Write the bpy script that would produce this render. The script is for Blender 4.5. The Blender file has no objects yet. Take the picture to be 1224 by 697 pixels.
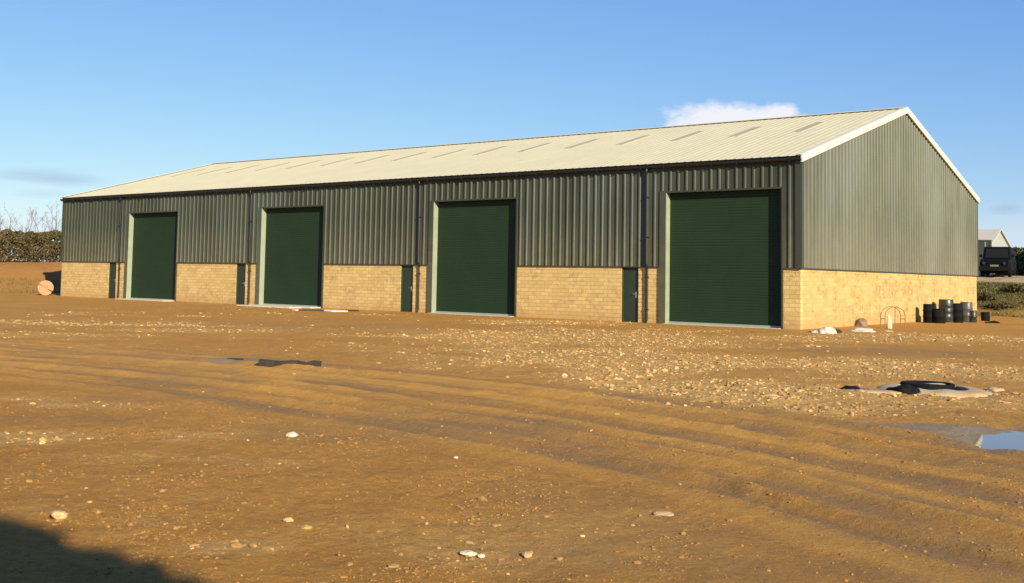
import bpy, math, random
import numpy as np
from mathutils import Vector, Matrix, noise as mnoise
random.seed(7); RNG = np.random.default_rng(11)
SC = bpy.context.scene; COL = SC.collection
R = math.radians

# ------------------------------------------------------------------ camera numbers
FPX, PV = 1294.73, 245.7                    # focal length and principal row, in px of a 1224 px wide picture
YAW, PIT, ROL = -0.6592, 0.0663, 0.0176
CAM = np.array([14.892, -35.387, 1.606])
FW = np.array([math.cos(PIT)*math.sin(YAW), math.cos(PIT)*math.cos(YAW), math.sin(PIT)])
RT = np.array([math.cos(YAW), -math.sin(YAW), 0.]); UP = np.cross(RT, FW)
R2 = RT*math.cos(ROL)+UP*math.sin(ROL); U2 = -RT*math.sin(ROL)+UP*math.cos(ROL)
def ray(u, v): return FW + R2*(u-612)/FPX - U2*(v-PV)/FPX
def G(u, v, z=0.):                          # a place on the level ground
    r = ray(u, v); t = (z-CAM[2])/r[2]; return CAM + r*t
def D(u, v, d):                             # a place at horizontal distance d
    r = ray(u, v); return CAM + r*(d/math.hypot(r[0], r[1]))

# ------------------------------------------------------------------ building numbers (metres)
BAY, WID, HE, HR, LEN, HB = 11.586, 22.04, 5.95, 9.05, 47.02, 2.1
DOFF, DW, DH, POFF = 5.206, 4.52, 4.85, 6.02
SLOPE = (HR-HE)/(WID/2)

# ------------------------------------------------------------------ numpy value noise
TAB = RNG.random((256, 256))
def vn(x, y):
    xi = np.floor(x).astype(int); yi = np.floor(y).astype(int)
    fx = x-xi; fy = y-yi
    fx = fx*fx*(3-2*fx); fy = fy*fy*(3-2*fy)
    a = TAB[xi & 255, yi & 255]; b = TAB[(xi+1) & 255, yi & 255]
    c = TAB[xi & 255, (yi+1) & 255]; d = TAB[(xi+1) & 255, (yi+1) & 255]
    return (a*(1-fx)+b*fx)*(1-fy)+(c*(1-fx)+d*fx)*fy
def fbm(x, y, s, o=4, g=.5, ox=0.):
    t = 0; a = 1; n = 0; x = x/s+ox*17.3+300; y = y/s+ox*9.1+300
    for k in range(o):
        t = t+a*vn(x, y); n += a; a *= g; x = x*2.03+5.7; y = y*2.03+3.1
    return t/n*2-1
def sstep(a, b, x):
    t = np.clip((x-a)/(b-a), 0, 1); return t*t*(3-2*t)

# ------------------------------------------------------------------ tagging / mesh helpers
def tag(o, label=None, cat=None, group=None, kind=None):
    if label: o['label'] = label
    if cat: o['category'] = cat
    if group: o['group'] = group
    if kind: o['kind'] = kind
    return o
def empty(name, loc=(0, 0, 0), rz=0.):
    o = bpy.data.objects.new(name, None); COL.objects.link(o)
    o.location = loc; o.rotation_euler = (0, 0, rz); o.empty_display_size = .3
    return o
class MB:
    def __init__(s): s.v = []; s.f = []; s.uv = []; s.has_uv = False
    def add(s, vs, fs, uvs=None):
        b = len(s.v); s.v += [tuple(p) for p in vs]
        for f in fs: s.f.append(tuple(b+i for i in f))
        if uvs is not None: s.has_uv = True; s.uv += uvs
        else:
            for f in fs: s.uv += [(0, 0)]*len(f)
        return s
    def box(s, a, b):
        x0, y0, z0 = a; x1, y1, z1 = b
        vs = [(x0,y0,z0),(x1,y0,z0),(x1,y1,z0),(x0,y1,z0),(x0,y0,z1),(x1,y0,z1),(x1,y1,z1),(x0,y1,z1)]
        fs = [(0,3,2,1),(4,5,6,7),(0,1,5,4),(1,2,6,5),(2,3,7,6),(3,0,4,7)]
        uvs = []
        for f in fs:
            ps = [vs[i] for i in f]
            dx = max(p[0] for p in ps)-min(p[0] for p in ps); dy = max(p[1] for p in ps)-min(p[1] for p in ps)
            if dx < 1e-6: uvs += [(p[1], p[2]) for p in ps]
            elif dy < 1e-6: uvs += [(p[0], p[2]) for p in ps]
            else: uvs += [(p[0], p[1]) for p in ps]
        return s.add(vs, fs, uvs)
    def quad(s, a, b, c, d):
        return s.add([a, b, c, d], [(0, 1, 2, 3)])
    def tube(s, pts, rad, n=8, cap=True):
        pts = [Vector(p) for p in pts]; b = []
        rads = rad if isinstance(rad, (list, tuple)) else [rad]*len(pts)
        vs = []; fs = []
        for i, p in enumerate(pts):
            t = (pts[min(i+1, len(pts)-1)]-pts[max(i-1, 0)]).normalized()
            a = Vector((0, 0, 1)) if abs(t.z) < .9 else Vector((1, 0, 0))
            u = t.cross(a).normalized(); w = t.cross(u)
            for k in range(n):
                an = 2*math.pi*k/n; vs.append(p+(u*math.cos(an)+w*math.sin(an))*rads[i])
        for i in range(len(pts)-1):
            for k in range(n):
                fs.append((i*n+k, i*n+(k+1) % n, (i+1)*n+(k+1) % n, (i+1)*n+k))
        if cap: fs.append(tuple(range(n))[::-1]); fs.append(tuple((len(pts)-1)*n+k for k in range(n)))
        return s.add(vs, fs)
    def lathe(s, prof, n=24, c=(0, 0, 0)):
        vs = []; fs = []
        for r, z in prof:
            for k in range(n):
                an = 2*math.pi*k/n; vs.append((c[0]+r*math.cos(an), c[1]+r*math.sin(an), c[2]+z))
        for i in range(len(prof)-1):
            for k in range(n): fs.append((i*n+k, i*n+(k+1) % n, (i+1)*n+(k+1) % n, (i+1)*n+k))
        return s.add(vs, fs)
    def build(s, name, mat, parent=None, smooth=False, bevel=0.):
        me = bpy.data.meshes.new(name); me.from_pydata(s.v, [], s.f); me.materials.append(mat)
        if s.has_uv:
            l = me.uv_layers.new(name='UVMap'); l.data.foreach_set('uv', np.array(s.uv, dtype=np.float32).ravel())
        if smooth: me.polygons.foreach_set('use_smooth', [True]*len(me.polygons))
        me.update()
        o = bpy.data.objects.new(name, me); COL.objects.link(o)
        if parent: o.parent = parent
        if bevel:
            m = o.modifiers.new('bevel', 'BEVEL'); m.width = bevel; m.segments = 2; m.limit_method = 'ANGLE'
        return o
def copy_tree(o, parent=None):
    c = o.copy(); COL.objects.link(c); c.parent = parent
    for ch in list(o.children): copy_tree(ch, c)
    return c

# ------------------------------------------------------------------ materials
class NT:
    def __init__(s, name):
        s.m = bpy.data.materials.new(name); s.m.use_nodes = True; s.t = s.m.node_tree
        s.b = s.t.nodes['Principled BSDF']
    def n(s, typ, **kw):
        x = s.t.nodes.new(typ)
        for k, v in kw.items():
            if k in x.inputs: x.inputs[k].default_value = v
            else: setattr(x, k, v)
        return x
    def l(s, a, b): s.t.links.new(a, b)
    def noise(s, vec, scale, detail=4, rough=.55, dist=0.):
        x = s.n('ShaderNodeTexNoise'); x.inputs['Scale'].default_value = scale
        x.inputs['Detail'].default_value = detail; x.inputs['Roughness'].default_value = rough; x.inputs['Distortion'].default_value = dist
        if vec is not None: s.l(vec, x.inputs['Vector'])
        return x.outputs['Fac']
    def ramp(s, fac, stops):
        x = s.n('ShaderNodeValToRGB'); e = x.color_ramp.elements
        while len(e) < len(stops): e.new(.5)
        for i, (p, c) in enumerate(stops):
            e[i].position = p; e[i].color = (c, c, c, 1) if not isinstance(c, tuple) else (*c, 1)
        s.l(fac, x.inputs[0]); return x.outputs[0]
    def mix(s, fac, a, b, mode='MIX'):
        x = s.n('ShaderNodeMix', data_type='RGBA', blend_type=mode)
        for sock, v in ((x.inputs[0], fac), (x.inputs[6], a), (x.inputs[7], b)):
            if hasattr(v, 'is_linked'): s.l(v, sock)
            else: sock.default_value = (*v, 1) if isinstance(v, tuple) else v
        return x.outputs[2]
    def vec(s, kind='Object', scale=(1, 1, 1)):
        x = s.n('ShaderNodeTexCoord'); m = s.n('ShaderNodeMapping'); m.inputs['Scale'].default_value = scale
        s.l(x.outputs[kind], m.inputs['Vector']); return m.outputs[0]
    def bump(s, h, strength=.3, dist=.02, normal=None):
        x = s.n('ShaderNodeBump'); x.inputs['Strength'].default_value = strength; x.inputs['Distance'].default_value = dist
        s.l(h, x.inputs['Height'])
        if normal is not None: s.l(normal, x.inputs['Normal'])
        return x.outputs[0]
    def end(s, color=None, rough=None, normal=None, metal=0., spec=.5):
        for k, v in (('Base Color', color), ('Roughness', rough), ('Normal', normal)):
            if v is None: continue
            if hasattr(v, 'is_linked'): s.l(v, s.b.inputs[k])
            else: s.b.inputs[k].default_value = (*v, 1) if isinstance(v, tuple) else v
        s.b.inputs['Metallic'].default_value = metal; s.b.inputs['Specular IOR Level'].default_value = spec
        return s.m
def worn(name, col, rough=.5, var=.25, scale=3., metal=0., spec=.5, bump=.1, stretch=(1, 1, 1), dirt=None):
    t = NT(name); v = t.vec('Object', stretch)
    f = t.noise(v, scale, 5, .6); f2 = t.noise(v, scale*9, 3)
    lo = tuple(c*(1-var) for c in col); hi = tuple(min(1, c*(1+var)) for c in col)
    c = t.mix(t.ramp(f, [(.3, 0.), (.7, 1.)]), lo, hi)
    c = t.mix(.35, c, t.mix(f2, lo, hi))
    if dirt:
        c = t.mix(t.ramp(t.noise(v, scale*.6, 6, .65), [(.52, 0.), (.7, dirt[1])]), c, dirt[0])
    return t.end(c, rough, t.bump(f2, bump, .01) if bump else None, metal, spec)

M = {}
# profiled steel cladding: olive green, faintly streaked by rain, with pale sheen painted in
def cladding(name, col, SP_=.4):
    t = NT(name); v = t.vec('Object', (1, 1, .08)); v2 = t.vec('Object')
    st = t.ramp(t.noise(v, 5, 5, .6), [(.3, 0.), (.7, 1.)])
    pa = t.ramp(t.noise(v2, .25, 4, .6), [(.35, 0.), (.65, 1.)])
    lo = tuple(c*.72 for c in col); hi = tuple(c*1.28 for c in col)
    c = t.mix(.5, t.mix(st, lo, hi), t.mix(pa, lo, hi)); c = t.mix(t.ramp(t.noise(t.vec('Object', (1, 1, .3)), .33, 4, .6, .4), [(.48, 0.), (.66, .38)]), c, (col[0]*1.9, col[1]*1.95, col[2]*2.6))  # broad pale patches imitate sheen on the sheets by colour
    # splashed ochre dust low on the sheets
    sx = t.n('ShaderNodeSeparateXYZ'); t.l(v2, sx.inputs[0])
    mr = t.n('ShaderNodeMapRange'); mr.inputs[1].default_value = 4.2; mr.inputs[2].default_value = 2.1; mr.inputs[3].default_value = 0; mr.inputs[4].default_value = .35
    t.l(sx.outputs[2], mr.inputs[0])
    mu = t.n('ShaderNodeMath', operation='MULTIPLY'); t.l(mr.outputs[0], mu.inputs[0]); t.l(t.noise(v2, 2.5, 5, .65), mu.inputs[1])
    c = t.mix(mu.outputs[0], c, (.30, .24, .14))
    r = t.ramp(t.noise(v2, .8, 4), [(.3, .36), (.7, .5)])
    wob = t.noise(t.vec('Object', (.5, .5, .35)), .8, 3, .5)
    return t.end(c, r, t.bump(wob, .35, .12), 0., SP_)
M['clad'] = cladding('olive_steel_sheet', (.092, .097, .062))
M['clad_front'] = cladding('olive_steel_shaded_front', (.052, .061, .038), .2)  # same sheet as the gable, its weaker sunlight put in as darker colour
M['trim'] = worn('olive_steel_trim', (.045, .050, .028), .42, .12, 2)
M['reveal'] = worn('pale_green_reveal', (.27, .31, .22), .4, .12, 2)
M['gutter'] = worn('black_gutter', (.016, .017, .014), .4, .2, 3)
M['pipe'] = worn('black_downpipe', (.013, .013, .013), .35, .2, 3)
M['barge'] = worn('cream_barge_board', (.66, .62, .48), .6, .06, 1.5, dirt=((.45, .42, .33), .4))
M['shutter'] = worn('dark_green_shutter', (.018, .036, .017), .6, .10, .8, spec=.15)
M['doorgreen'] = worn('dark_green_door', (.021, .036, .017), .6, .15, 3)
M['steel'] = worn('galvanised_steel', (.45, .46, .46), .4, .15, 8, metal=.6)
M['rubber'] = worn('black_rubber', (.008, .008, .008), .8, .2, 9, spec=.1)
M['concrete'] = worn('pale_concrete', (.50, .46, .37), .85, .18, 4, bump=.4, dirt=((.36, .24, .12), .7))
M['plaster'] = worn('white_plaster', (.62, .56, .43), .85, .15, 6, bump=.4, dirt=((.40, .28, .15), .5))
M['muddycon'] = worn('muddy_concrete', (.46, .35, .19), .9, .25, 3.5, bump=.8, dirt=((.40, .225, .07), 1.))
M['blackplastic'] = worn('black_plastic', (.008, .008, .008), .75, .4, 8, spec=.1)
M['darkplastic'] = worn('dark_grey_drum', (.022, .024, .026), .38, .35, 6, spec=.5, dirt=((.12, .10, .07), .5))
M['greyplastic'] = worn('weathered_drum_side', (.06, .065, .068), .42, .3, 6, dirt=((.2, .17, .12), .5))
M['timber'] = worn('wet_timber', (.030, .020, .011), .85, .35, 8, stretch=(1, 8, 8))
M['orange'] = worn('faded_orange_plastic', (.60, .29, .16), .7, .12, 5, dirt=((.5, .3, .18), .5))
M['orange_dark'] = worn('dirty_orange_core', (.45, .17, .07), .6, .15, 5)
M['cloth'] = worn('white_woven_bag', (.50, .42, .30), .9, .12, 9, bump=.5)
M['rust'] = worn('rusty_tube', (.20, .13, .08), .6, .3, 9)
M['carpaint'] = worn('dark_navy_paint', (.003, .004, .006), .6, .2, 2, spec=.12)
M['glass'] = worn('dark_glass', (.003, .003, .004), .7, .1, 2, spec=.3, bump=0)
M['lamp'] = worn('headlamp_glass', (.03, .03, .033), .3, .05, 4, bump=0)
M['plate'] = worn('number_plate', (.16, .15, .10), .5, .05, 4, bump=0)
M['container'] = worn('dark_green_container', (.016, .022, .012), .6, .3, 1.5)
M['farroof'] = worn('far_pale_roof', (.50, .45, .36), .8, .08, .4, bump=0)
M['farwall'] = worn('far_grey_cladding', (.34, .36, .33), .6, .08, .3, stretch=(1, 1, .1), bump=0)
M['rooflight'] = worn('grp_rooflight', (.38, .345, .21), .85, .12, 2)
M['soffit'] = worn('far_dark_wall', (.12, .12, .08), .6, .2, .4)

def roof_mat():
    t = NT('cream_fibre_cement'); v = t.vec('Object', (1, .12, 1)); v2 = t.vec('Object')
    a = t.ramp(t.noise(v, 2.4, 5, .6), [(.3, 0.), (.7, 1.)]); b = t.noise(v2, .35, 5, .6); c3 = t.noise(v2, 9, 4)
    c = t.mix(a, (.60, .54, .30), (.69, .63, .36)); c = t.mix(t.ramp(b, [(.35, 0.), (.68, .6)]), c, (.56, .51, .31))
    c = t.mix(.25, c, t.mix(c3, (.5, .46, .29), (.78, .72, .48)))
    return t.end(c, .75, t.bump(c3, .2, .01), 0, .3)
M['roof'] = roof_mat()

def brick_mat(name, blotch, K_=1.):
    t = NT(name); uv = t.vec('UV')
    wv = t.n('ShaderNodeVectorMath', operation='ADD'); t.l(uv, wv.inputs[0])
    nz = t.n('ShaderNodeTexNoise'); nz.inputs['Scale'].default_value = 4; t.l(uv, nz.inputs['Vector'])
    sc = t.n('ShaderNodeVectorMath', operation='SCALE'); sc.inputs['Scale'].default_value = .014; t.l(nz.outputs['Color'], sc.inputs[0]); t.l(sc.outputs[0], wv.inputs[1])
    def bt(w, h, off):
        b = t.n('ShaderNodeTexBrick'); b.inputs['Scale'].default_value = 1; b.inputs['Brick Width'].default_value = w
        b.inputs['Row Height'].default_value = h; b.inputs['Mortar Size'].default_value = .013; b.inputs['Mortar Smooth'].default_value = .4
        b.inputs['Color1'].default_value = (0, 0, 0, 1); b.inputs['Color2'].default_value = (1, 1, 1, 1); b.inputs['Mortar'].default_value = (.5, .5, .5, 1)
        b.inputs['Bias'].default_value = 0; b.offset = off; t.l(wv.outputs[0], b.inputs['Vector']); return b
    b1 = bt(.40, .15, .46)
    n1 = t.noise(uv, 2.2, 6, .65); n2 = t.noise(uv, 22, 5, .7)
    c = t.mix(b1.outputs['Color'], (.50*K_, .345*K_, .115*K_), (.64*K_, .48*K_, .185*K_))
    c = t.mix(t.ramp(n1, [(.35, 0.), (.65, .5)]), c, (.56*K_, .40*K_, .19*K_))
    c = t.mix(t.ramp(n2, [(.40, .0), (.72, .35)]), c, (.42, .27, .11))
    c = t.mix(b1.outputs['Fac'], c, (.45, .325, .14))
    # brown stained stones, scattered in patches
    m = t.ramp(t.noise(uv, 1.1, 3, .6, .6), [(.47, 0.), (.58, blotch)])
    m2 = t.ramp(t.noise(uv, 4.5, 5, .72), [(.47, 0.), (.56, .9)])
    mm = t.n('ShaderNodeMath', operation='MULTIPLY'); t.l(m, mm.inputs[0]); t.l(m2, mm.inputs[1])
    c = t.mix(mm.outputs[0], c, (.23, .125, .045))
    # mud splashed along the foot
    sx = t.n('ShaderNodeSeparateXYZ'); t.l(uv, sx.inputs[0])
    mr = t.n('ShaderNodeMapRange'); mr.inputs[1].default_value = .55; mr.inputs[2].default_value = 0; mr.inputs[3].default_value = 0; mr.inputs[4].default_value = 1.
    t.l(sx.outputs[1], mr.inputs[0])
    m4 = t.n('ShaderNodeMath', operation='MULTIPLY'); t.l(mr.outputs[0], m4.inputs[0]); t.l(t.noise(uv, 3.5, 5, .7), m4.inputs[1])
    c = t.mix(m4.outputs[0], c, (.40, .235, .09))
    iv = t.n('ShaderNodeMath', operation='SUBTRACT'); iv.inputs[0].default_value = 1; t.l(b1.outputs['Fac'], iv.inputs[1])
    nb = t.bump(iv.outputs[0], .5, .012); nb = t.bump(n2, .6, .02, nb)
    return t.end(c, .9, nb, 0, .2)
M['brick'] = brick_mat('yellow_stone_front', .35, 1.16)  # same stone as the gable, colour lightened to make up for grazing sun
M['brick_gable'] = brick_mat('yellow_stone_gable', .6, .88)

def ground_mat():
    t = NT('ochre_mud'); v = t.vec('Object')
    at = t.n('ShaderNodeAttribute', attribute_name='zones'); sp = t.n('ShaderNodeSeparateColor'); t.l(at.outputs['Color'], sp.inputs[0])
    at2 = t.n('ShaderNodeAttribute', attribute_name='zones2'); sp2 = t.n('ShaderNodeSeparateColor'); t.l(at2.outputs['Color'], sp2.inputs[0])
    rub, wet, grass = sp.outputs[0], sp.outputs[1], sp.outputs[2]
    dark, orange, path = sp2.outputs[0], sp2.outputs[1], sp2.outputs[2]
    nA = t.noise(v, .45, 6, .6); nB = t.noise(v, 3.2, 6, .65); nC = t.noise(v, 17, 6, .7); nD = t.noise(v, 70, 4, .7)
    c = t.mix(t.ramp(nA, [(.35, 0.), (.65, 1.)]), (0.440, 0.208, 0.037), (0.528, 0.267, 0.050))
    c = t.mix(t.ramp(nB, [(.38, 0.), (.66, .7)]), c, (0.370, 0.188, 0.045))
    c = t.mix(t.ramp(nC, [(.50, 0.), (.66, .55)]), c, (0.581, 0.336, 0.095))
    c = t.mix(t.ramp(nC, [(.30, .75), (.44, 0.)]), c, (0.264, 0.125, 0.029))
    c = t.mix(t.ramp(nD, [(.60, 0.), (.72, .45)]), c, (0.651, 0.431, 0.166))
    c = t.mix(t.ramp(nD, [(.28, .5), (.38, 0.)]), c, (0.229, 0.112, 0.029))
    def mul(a, b):
        m = t.n('ShaderNodeMath', operation='MULTIPLY'); m.use_clamp = True
        for i, q in enumerate((a, b)):
            if hasattr(q, 'is_linked'): t.l(q, m.inputs[i])
            else: m.inputs[i].default_value = q
        return m.outputs[0]
    c = t.mix(mul(at.outputs['Alpha'], .85), c, t.mix(nB, (0.562, 0.288, 0.052), (0.678, 0.371, 0.084)))
    c = t.mix(mul(dark, .85), c, t.mix(nC, (0.228, 0.134, 0.054), (0.350, 0.220, 0.095)))
    c = t.mix(mul(rub, t.ramp(nC, [(.34, .35), (.58, 1.)])), c, t.mix(nD, (0.458, 0.272, 0.077), (0.616, 0.416, 0.155)))
    c = t.mix(orange, c, t.mix(nB, (.26, .13, .038), (.41, .20, .058)))
    c = t.mix(path, c, (0.458, 0.336, 0.166))
    gr = t.mix(t.ramp(nB, [(.35, 0.), (.6, 1.)]), (.062, .060, 0.016), (.15, .135, 0.036))
    gr = t.mix(t.ramp(nC, [(.5, 0.), (.7, .6)]), gr, (.18, .115, 0.040))
    c = t.mix(grass, c, gr)
    c = t.mix(wet, c, t.mix(nB, (.20, .135, 0.064), (.36, .28, 0.152)))
    ro = t.n('ShaderNodeMapRange'); ro.inputs[3].default_value = .93; ro.inputs[4].default_value = .42; t.l(wet, ro.inputs[0])
    h1 = t.bump(nB, .45, .05); h2 = t.bump(nC, 1., .035, h1); h3 = t.bump(nD, 1., .012, h2)
    return t.end(c, ro.outputs[0], h3, 0, .12)
M['ground'] = ground_mat()
def rock_mat():
    t = NT('pale_limestone'); v = t.vec('Object')
    g = t.n('ShaderNodeNewGeometry'); rp = g.outputs['Random Per Island']
    c = t.ramp(rp, [(0., (.30, .165, .05)), (.6, (.45, .275, .09)), (.9, (.58, .40, .165)), (1., (.66, .49, .25))])
    n = t.noise(v, 25, 5, .7); c = t.mix(t.ramp(n, [(.4, 0.), (.7, .6)]), c, (.42, .25, .10))
    return t.end(c, .9, t.bump(n, .5, .01), 0, .2)
M['rock'] = rock_mat()
def leaf_mat(name, cols):
    t = NT(name); g = t.n('ShaderNodeNewGeometry')
    st = [(i/(len(cols)-1), c) for i, c in enumerate(cols)]
    c = t.ramp(g.outputs['Random Per Island'], st)
    return t.end(c, .75, None, 0, .15)
M['leaf_brown'] = leaf_mat('winter_bramble', [(.035, .033, .013), (.075, .062, .024), (.13, .082, .035), (.060, .066, .022), (.18, .12, .055)])
M['leaf_green'] = leaf_mat('hedge_leaf', [(.045, .055, .02), (.08, .085, .03), (.13, .105, .045), (.06, .075, .025)])
M['grass'] = leaf_mat('rough_grass', [(.05, .055, .018), (.16, .10, .04), (.06, .075, .02), (.13, .14, .04), (.22, .18, .08), (.085, .10, .028), (.30, .22, .10)])
M['bark'] = worn('grey_bark', (.15, .12, .09), .9, .3, 3)
def water_mat():
    t = NT('puddle_water'); v = t.vec('Object')
    t.b.inputs['IOR'].default_value = 1.33
    n = t.noise(v, 14, 2)
    return t.end((.17, .12, .07), .03, t.bump(n, .04, .003), 0, .5)
M['water'] = water_mat()

# ------------------------------------------------------------------ terrain
def line_y(pts):
    w = np.array([G(u, v)[:2] for u, v in pts]); o = np.argsort(w[:, 0]); w = w[o]
    xx = np.concatenate([[w[0, 0]-40], w[:, 0], [w[-1, 0]+20]])
    s0 = (w[1, 1]-w[0, 1])/(w[1, 0]-w[0, 0]); s1 = (w[-1, 1]-w[-2, 1])/(w[-1, 0]-w[-2, 0])
    yy = np.concatenate([[w[0, 1]-s0*40*.3], w[:, 1], [w[-1, 1]+s1*20]])
    return xx, yy
TRACKS = [  # (line, half width, depth)
    (line_y([(-60, 432), (150, 450), (400, 482), (612, 515), (900, 572), (1224, 652)]), .24, .050),
    (line_y([(-60, 410), (150, 424), (400, 447), (612, 470), (900, 512), (1224, 572)]), .26, .045),
    (line_y([(-60, 441), (150, 461), (400, 497), (612, 533), (900, 596), (1224, 690)]), .16, .030),
    (line_y([(-60, 418), (150, 433), (400, 459), (612, 487), (900, 535), (1224, 600)]), .20, .032),
    (line_y([(-60, 404), (150, 416), (400, 436), (612, 456), (900, 492), (1224, 545)]), .18, .026),
    (line_y([(-60, 425), (150, 441), (400, 470), (612, 500), (900, 553), (1224, 626)]), .12, .022),
]
PUD = G(1262, 526); PR = .95
WETS = [((G(1120, 511)), 1.0, .34), (G(1180, 516), .8, .38), (G(288, 431), .75, .5), (G(1050, 467), .5, .25)]
MH = G(1116, 466)
def ell(x, y, c, a, b):
    # ellipse, long axis lying across the picture (camera right), which is roughly along the tyre tracks
    dx = x-c[0]; dy = y-c[1]
    p = dx*RT[0]+dy*RT[1]; q = -dx*RT[1]+dy*RT[0]
    return np.sqrt((p/a)**2+(q/b)**2)
RUB = [  # pale stony patches: centre, half-sizes, strength
    (G(870, 470), 2.6, 3.4, 1.), (G(760, 430), 5., 4.5, .9), (G(960, 488), 1.5, 1.4, 1.), (G(700, 405), 6., 6, .6),
    (G(1110, 445), 3.2, 3.6, .8), (G(1180, 478), 1.5, 1.6, .7), (G(150, 388), 5.2, 1.2, .75), (G(50, 384), 4., 1., .3), (G(230, 395), 3, 1.2, .5),
    (G(20, 524), .8, .5, .8), (G(100, 486), 1.0, .4, .6), (G(20, 478), .9, .35, .7), (G(285, 655), .30, .14, .8), (G(560, 658), .45, .3, .6), (G(790, 612), .4, .25, .5),
    (G(620, 640), 1.2, .7, .4), (G(40, 400), 2.5, 1.1, .4), (G(950, 405), 3.5, 2.2, .5), (G(1150, 405), 4.5, 3, .55), (G(640, 385), 3, 2.0, .6), (G(330, 556), .6, .4, .4), (G(200, 550), 1.2, .4, .3), (G(1190, 440), 2.0, 1.2, .6)]
DRK = [(G(560, 510), 1.9, .9, .75), (G(430, 520), 1.4, 1., .7), (G(1050, 420), 3.6, 1.5, .85), (G(1000, 660), 1.6, 1.0, .85), (G(700, 590), 1.5, .7, .45),
       (G(60, 505), 1.2, .45, .6), (G(850, 630), 1., .6, .5), (G(130, 423), 2.2, .5, .7), (G(640, 425), 3, 1.3, .4), (G(200, 480), 1.4, .7, .4), (G(1180, 560), 1.0, .5, .5), (G(400, 390), 8, 3, .35)]
def zones(x, y):
    w1 = fbm(x, y, 1.6, 4, .6, 3.)
    rub = np.zeros_like(x); drk = np.zeros_like(x)
    for c, a, b, s in RUB: rub = np.maximum(rub, s*sstep(1.25, .45, ell(x, y, c, a, b)+w1*.75))
    for c, a, b, s in DRK: drk = np.maximum(drk, s*sstep(1.3, .4, ell(x, y, c, a, b)+w1*.5))
    rub = np.maximum(rub, .55*sstep(.25, .6, fbm(x, y, 2.5, 5, .6, 5.)))
    rub = rub*(1-drk*.6)
    tr = np.zeros_like(x)
    for (lx, ly), w, d in TRACKS:
        dist = np.abs(y-np.interp(x, lx, ly)); tr = np.maximum(tr, np.exp(-(dist/(w*1.5))**2))
    rub *= 1-.85*tr; rub *= 1-.75*streaks(x, y)[0]
    wet = np.zeros_like(x)
    for c, a, b in WETS: wet = np.maximum(wet, sstep(1.2, .6, ell(x, y, c, a, b)+w1*.5))
    dp = ell(x, y, PUD, PR*1.2, PR*1.1); wet = np.maximum(wet, sstep(1.25, .85, dp+w1*.2))
    return rub, drk, tr, wet
def streaks(x, y):
    """long wheel-smeared streaks following the haul line: (where, value -1..1)"""
    ml = .5*(np.interp(x, *TRACKS[3][0])+np.interp(x, *TRACKS[5][0])); d = y-ml
    where = sstep(3.3, 1.6, np.abs(d)+.5*fbm(x, y, 3., 2, .5, 41.))
    v = fbm(x*.07+d*.0, d*1.0, .34, 3, .55, 43.)*1.5+.5*fbm(x*.2, d*1.0, .11, 2, .5, 47.)
    return where, np.clip(v, -1, 1), d
def banks(x, y):
    e1 = fbm(x, y, 5, 4, .55, 7.)
    br = sstep(24.6, 29.2, y+e1*.8)                       # bank behind the building
    hr = 1.82*br + .5*sstep(29, 46, y)
    lx = -x+e1*.9
    bl = sstep(54.2, 60.5, lx); hl = 2.15*bl
    return hr, hl, br, bl
def height(x, y):
    x = np.asarray(x, float); y = np.asarray(y, float)
    rub, drk, tr, wet = zones(x, y)
    dist = np.hypot(x-CAM[0], y-CAM[1])
    inb = sstep(-1.6, -.1, y)*sstep(1.6, .1, x)*sstep(WID+1.5, WID+.2, y)*sstep(-LEN-1.6, -LEN-.2, x)
    h = .035*fbm(x, y, 5, 3, .5, 1.)
    h += (.022+.03*rub)*fbm(x, y, .55, 4, .6, 2.)*(1-.5*tr)*(1-.5*drk)
    h += (.008+.012*rub)*(np.abs(fbm(x, y, .17, 3, .6, 4.))*2-.5)*(1-.6*tr)*(1-.4*drk)
    for (lx, ly), w, d in TRACKS:
        wob = .12*fbm(x, y*0, 3., 2, .5, d*99)
        dd = y-np.interp(x, lx, ly)-wob
        tread = .92+.08*np.sin(x*38+np.abs(dd)*22)
        fade = .5+.5*sstep(-.4, .3, fbm(x, y*0, 2.3, 2, .5, w*77))
        h += fade*d*(-np.exp(-(dd/w)**4)*tread + .65*np.exp(-((np.abs(dd)-w*1.45)/(w*.4))**2)*(1+.5*fbm(x, y, .2, 2, .5, 8.)))
    sw, sv, _ = streaks(x, y); h += .018*sw*sv
    h += .011*sstep(.1, .5, fbm(x, y, .9, 3, .6, 55.))*np.clip(fbm(x, y, .085, 2, .5, 57.)*2.2, -.3, 1)*(1-.7*sw)*(dist < 24)
    h -= .075*sstep(1.35, .7, ell(x, y, PUD, PR, PR)+.25*fbm(x, y, .5, 2, .5, 6.))
    h *= 1-.9*inb
    h -= .04*sstep(1.2, .7, np.hypot(x-MH[0], y-MH[1])/.95)
    hr, hl, br, bl = banks(x, y)
    h = h+np.maximum(hr, hl)+.10*np.maximum(br, bl)*fbm(x, y, 1.2, 4, .6, 9.)
    h -= .10*sstep(10, 20, y)*sstep(24, 20, y)*sstep(-1, .5, x)
    h -= .06*sstep(8., 0., np.abs(y+2.5))*0
    far = sstep(300, 900, dist); h = h*(1-far*.0)
    return h
def H(x, y): return float(height(np.array([x]), np.array([y]))[0])
def axis(lo, a, b, hi, st, gr):
    m = list(np.arange(a, b, st)); s = st; p = a; L = []
    while p > lo: s *= gr; p -= s; L.append(p)
    s = st; p = m[-1]; U = []
    while p < hi: s *= gr; p += s; U.append(p)
    return np.array(L[::-1]+m+U)
xs = axis(-1500, -9, 15.5, 1500, .055, 1.035); ys = axis(-600, -32.6, -12.5, 2500, .05, 1.03)
X, Y = np.meshgrid(xs, ys); Z = height(X, Y)
nx, ny = len(xs), len(ys); print('terrain', nx, ny)
co = np.stack([X, Y, Z], -1).reshape(-1, 3).astype(np.float32)
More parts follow.
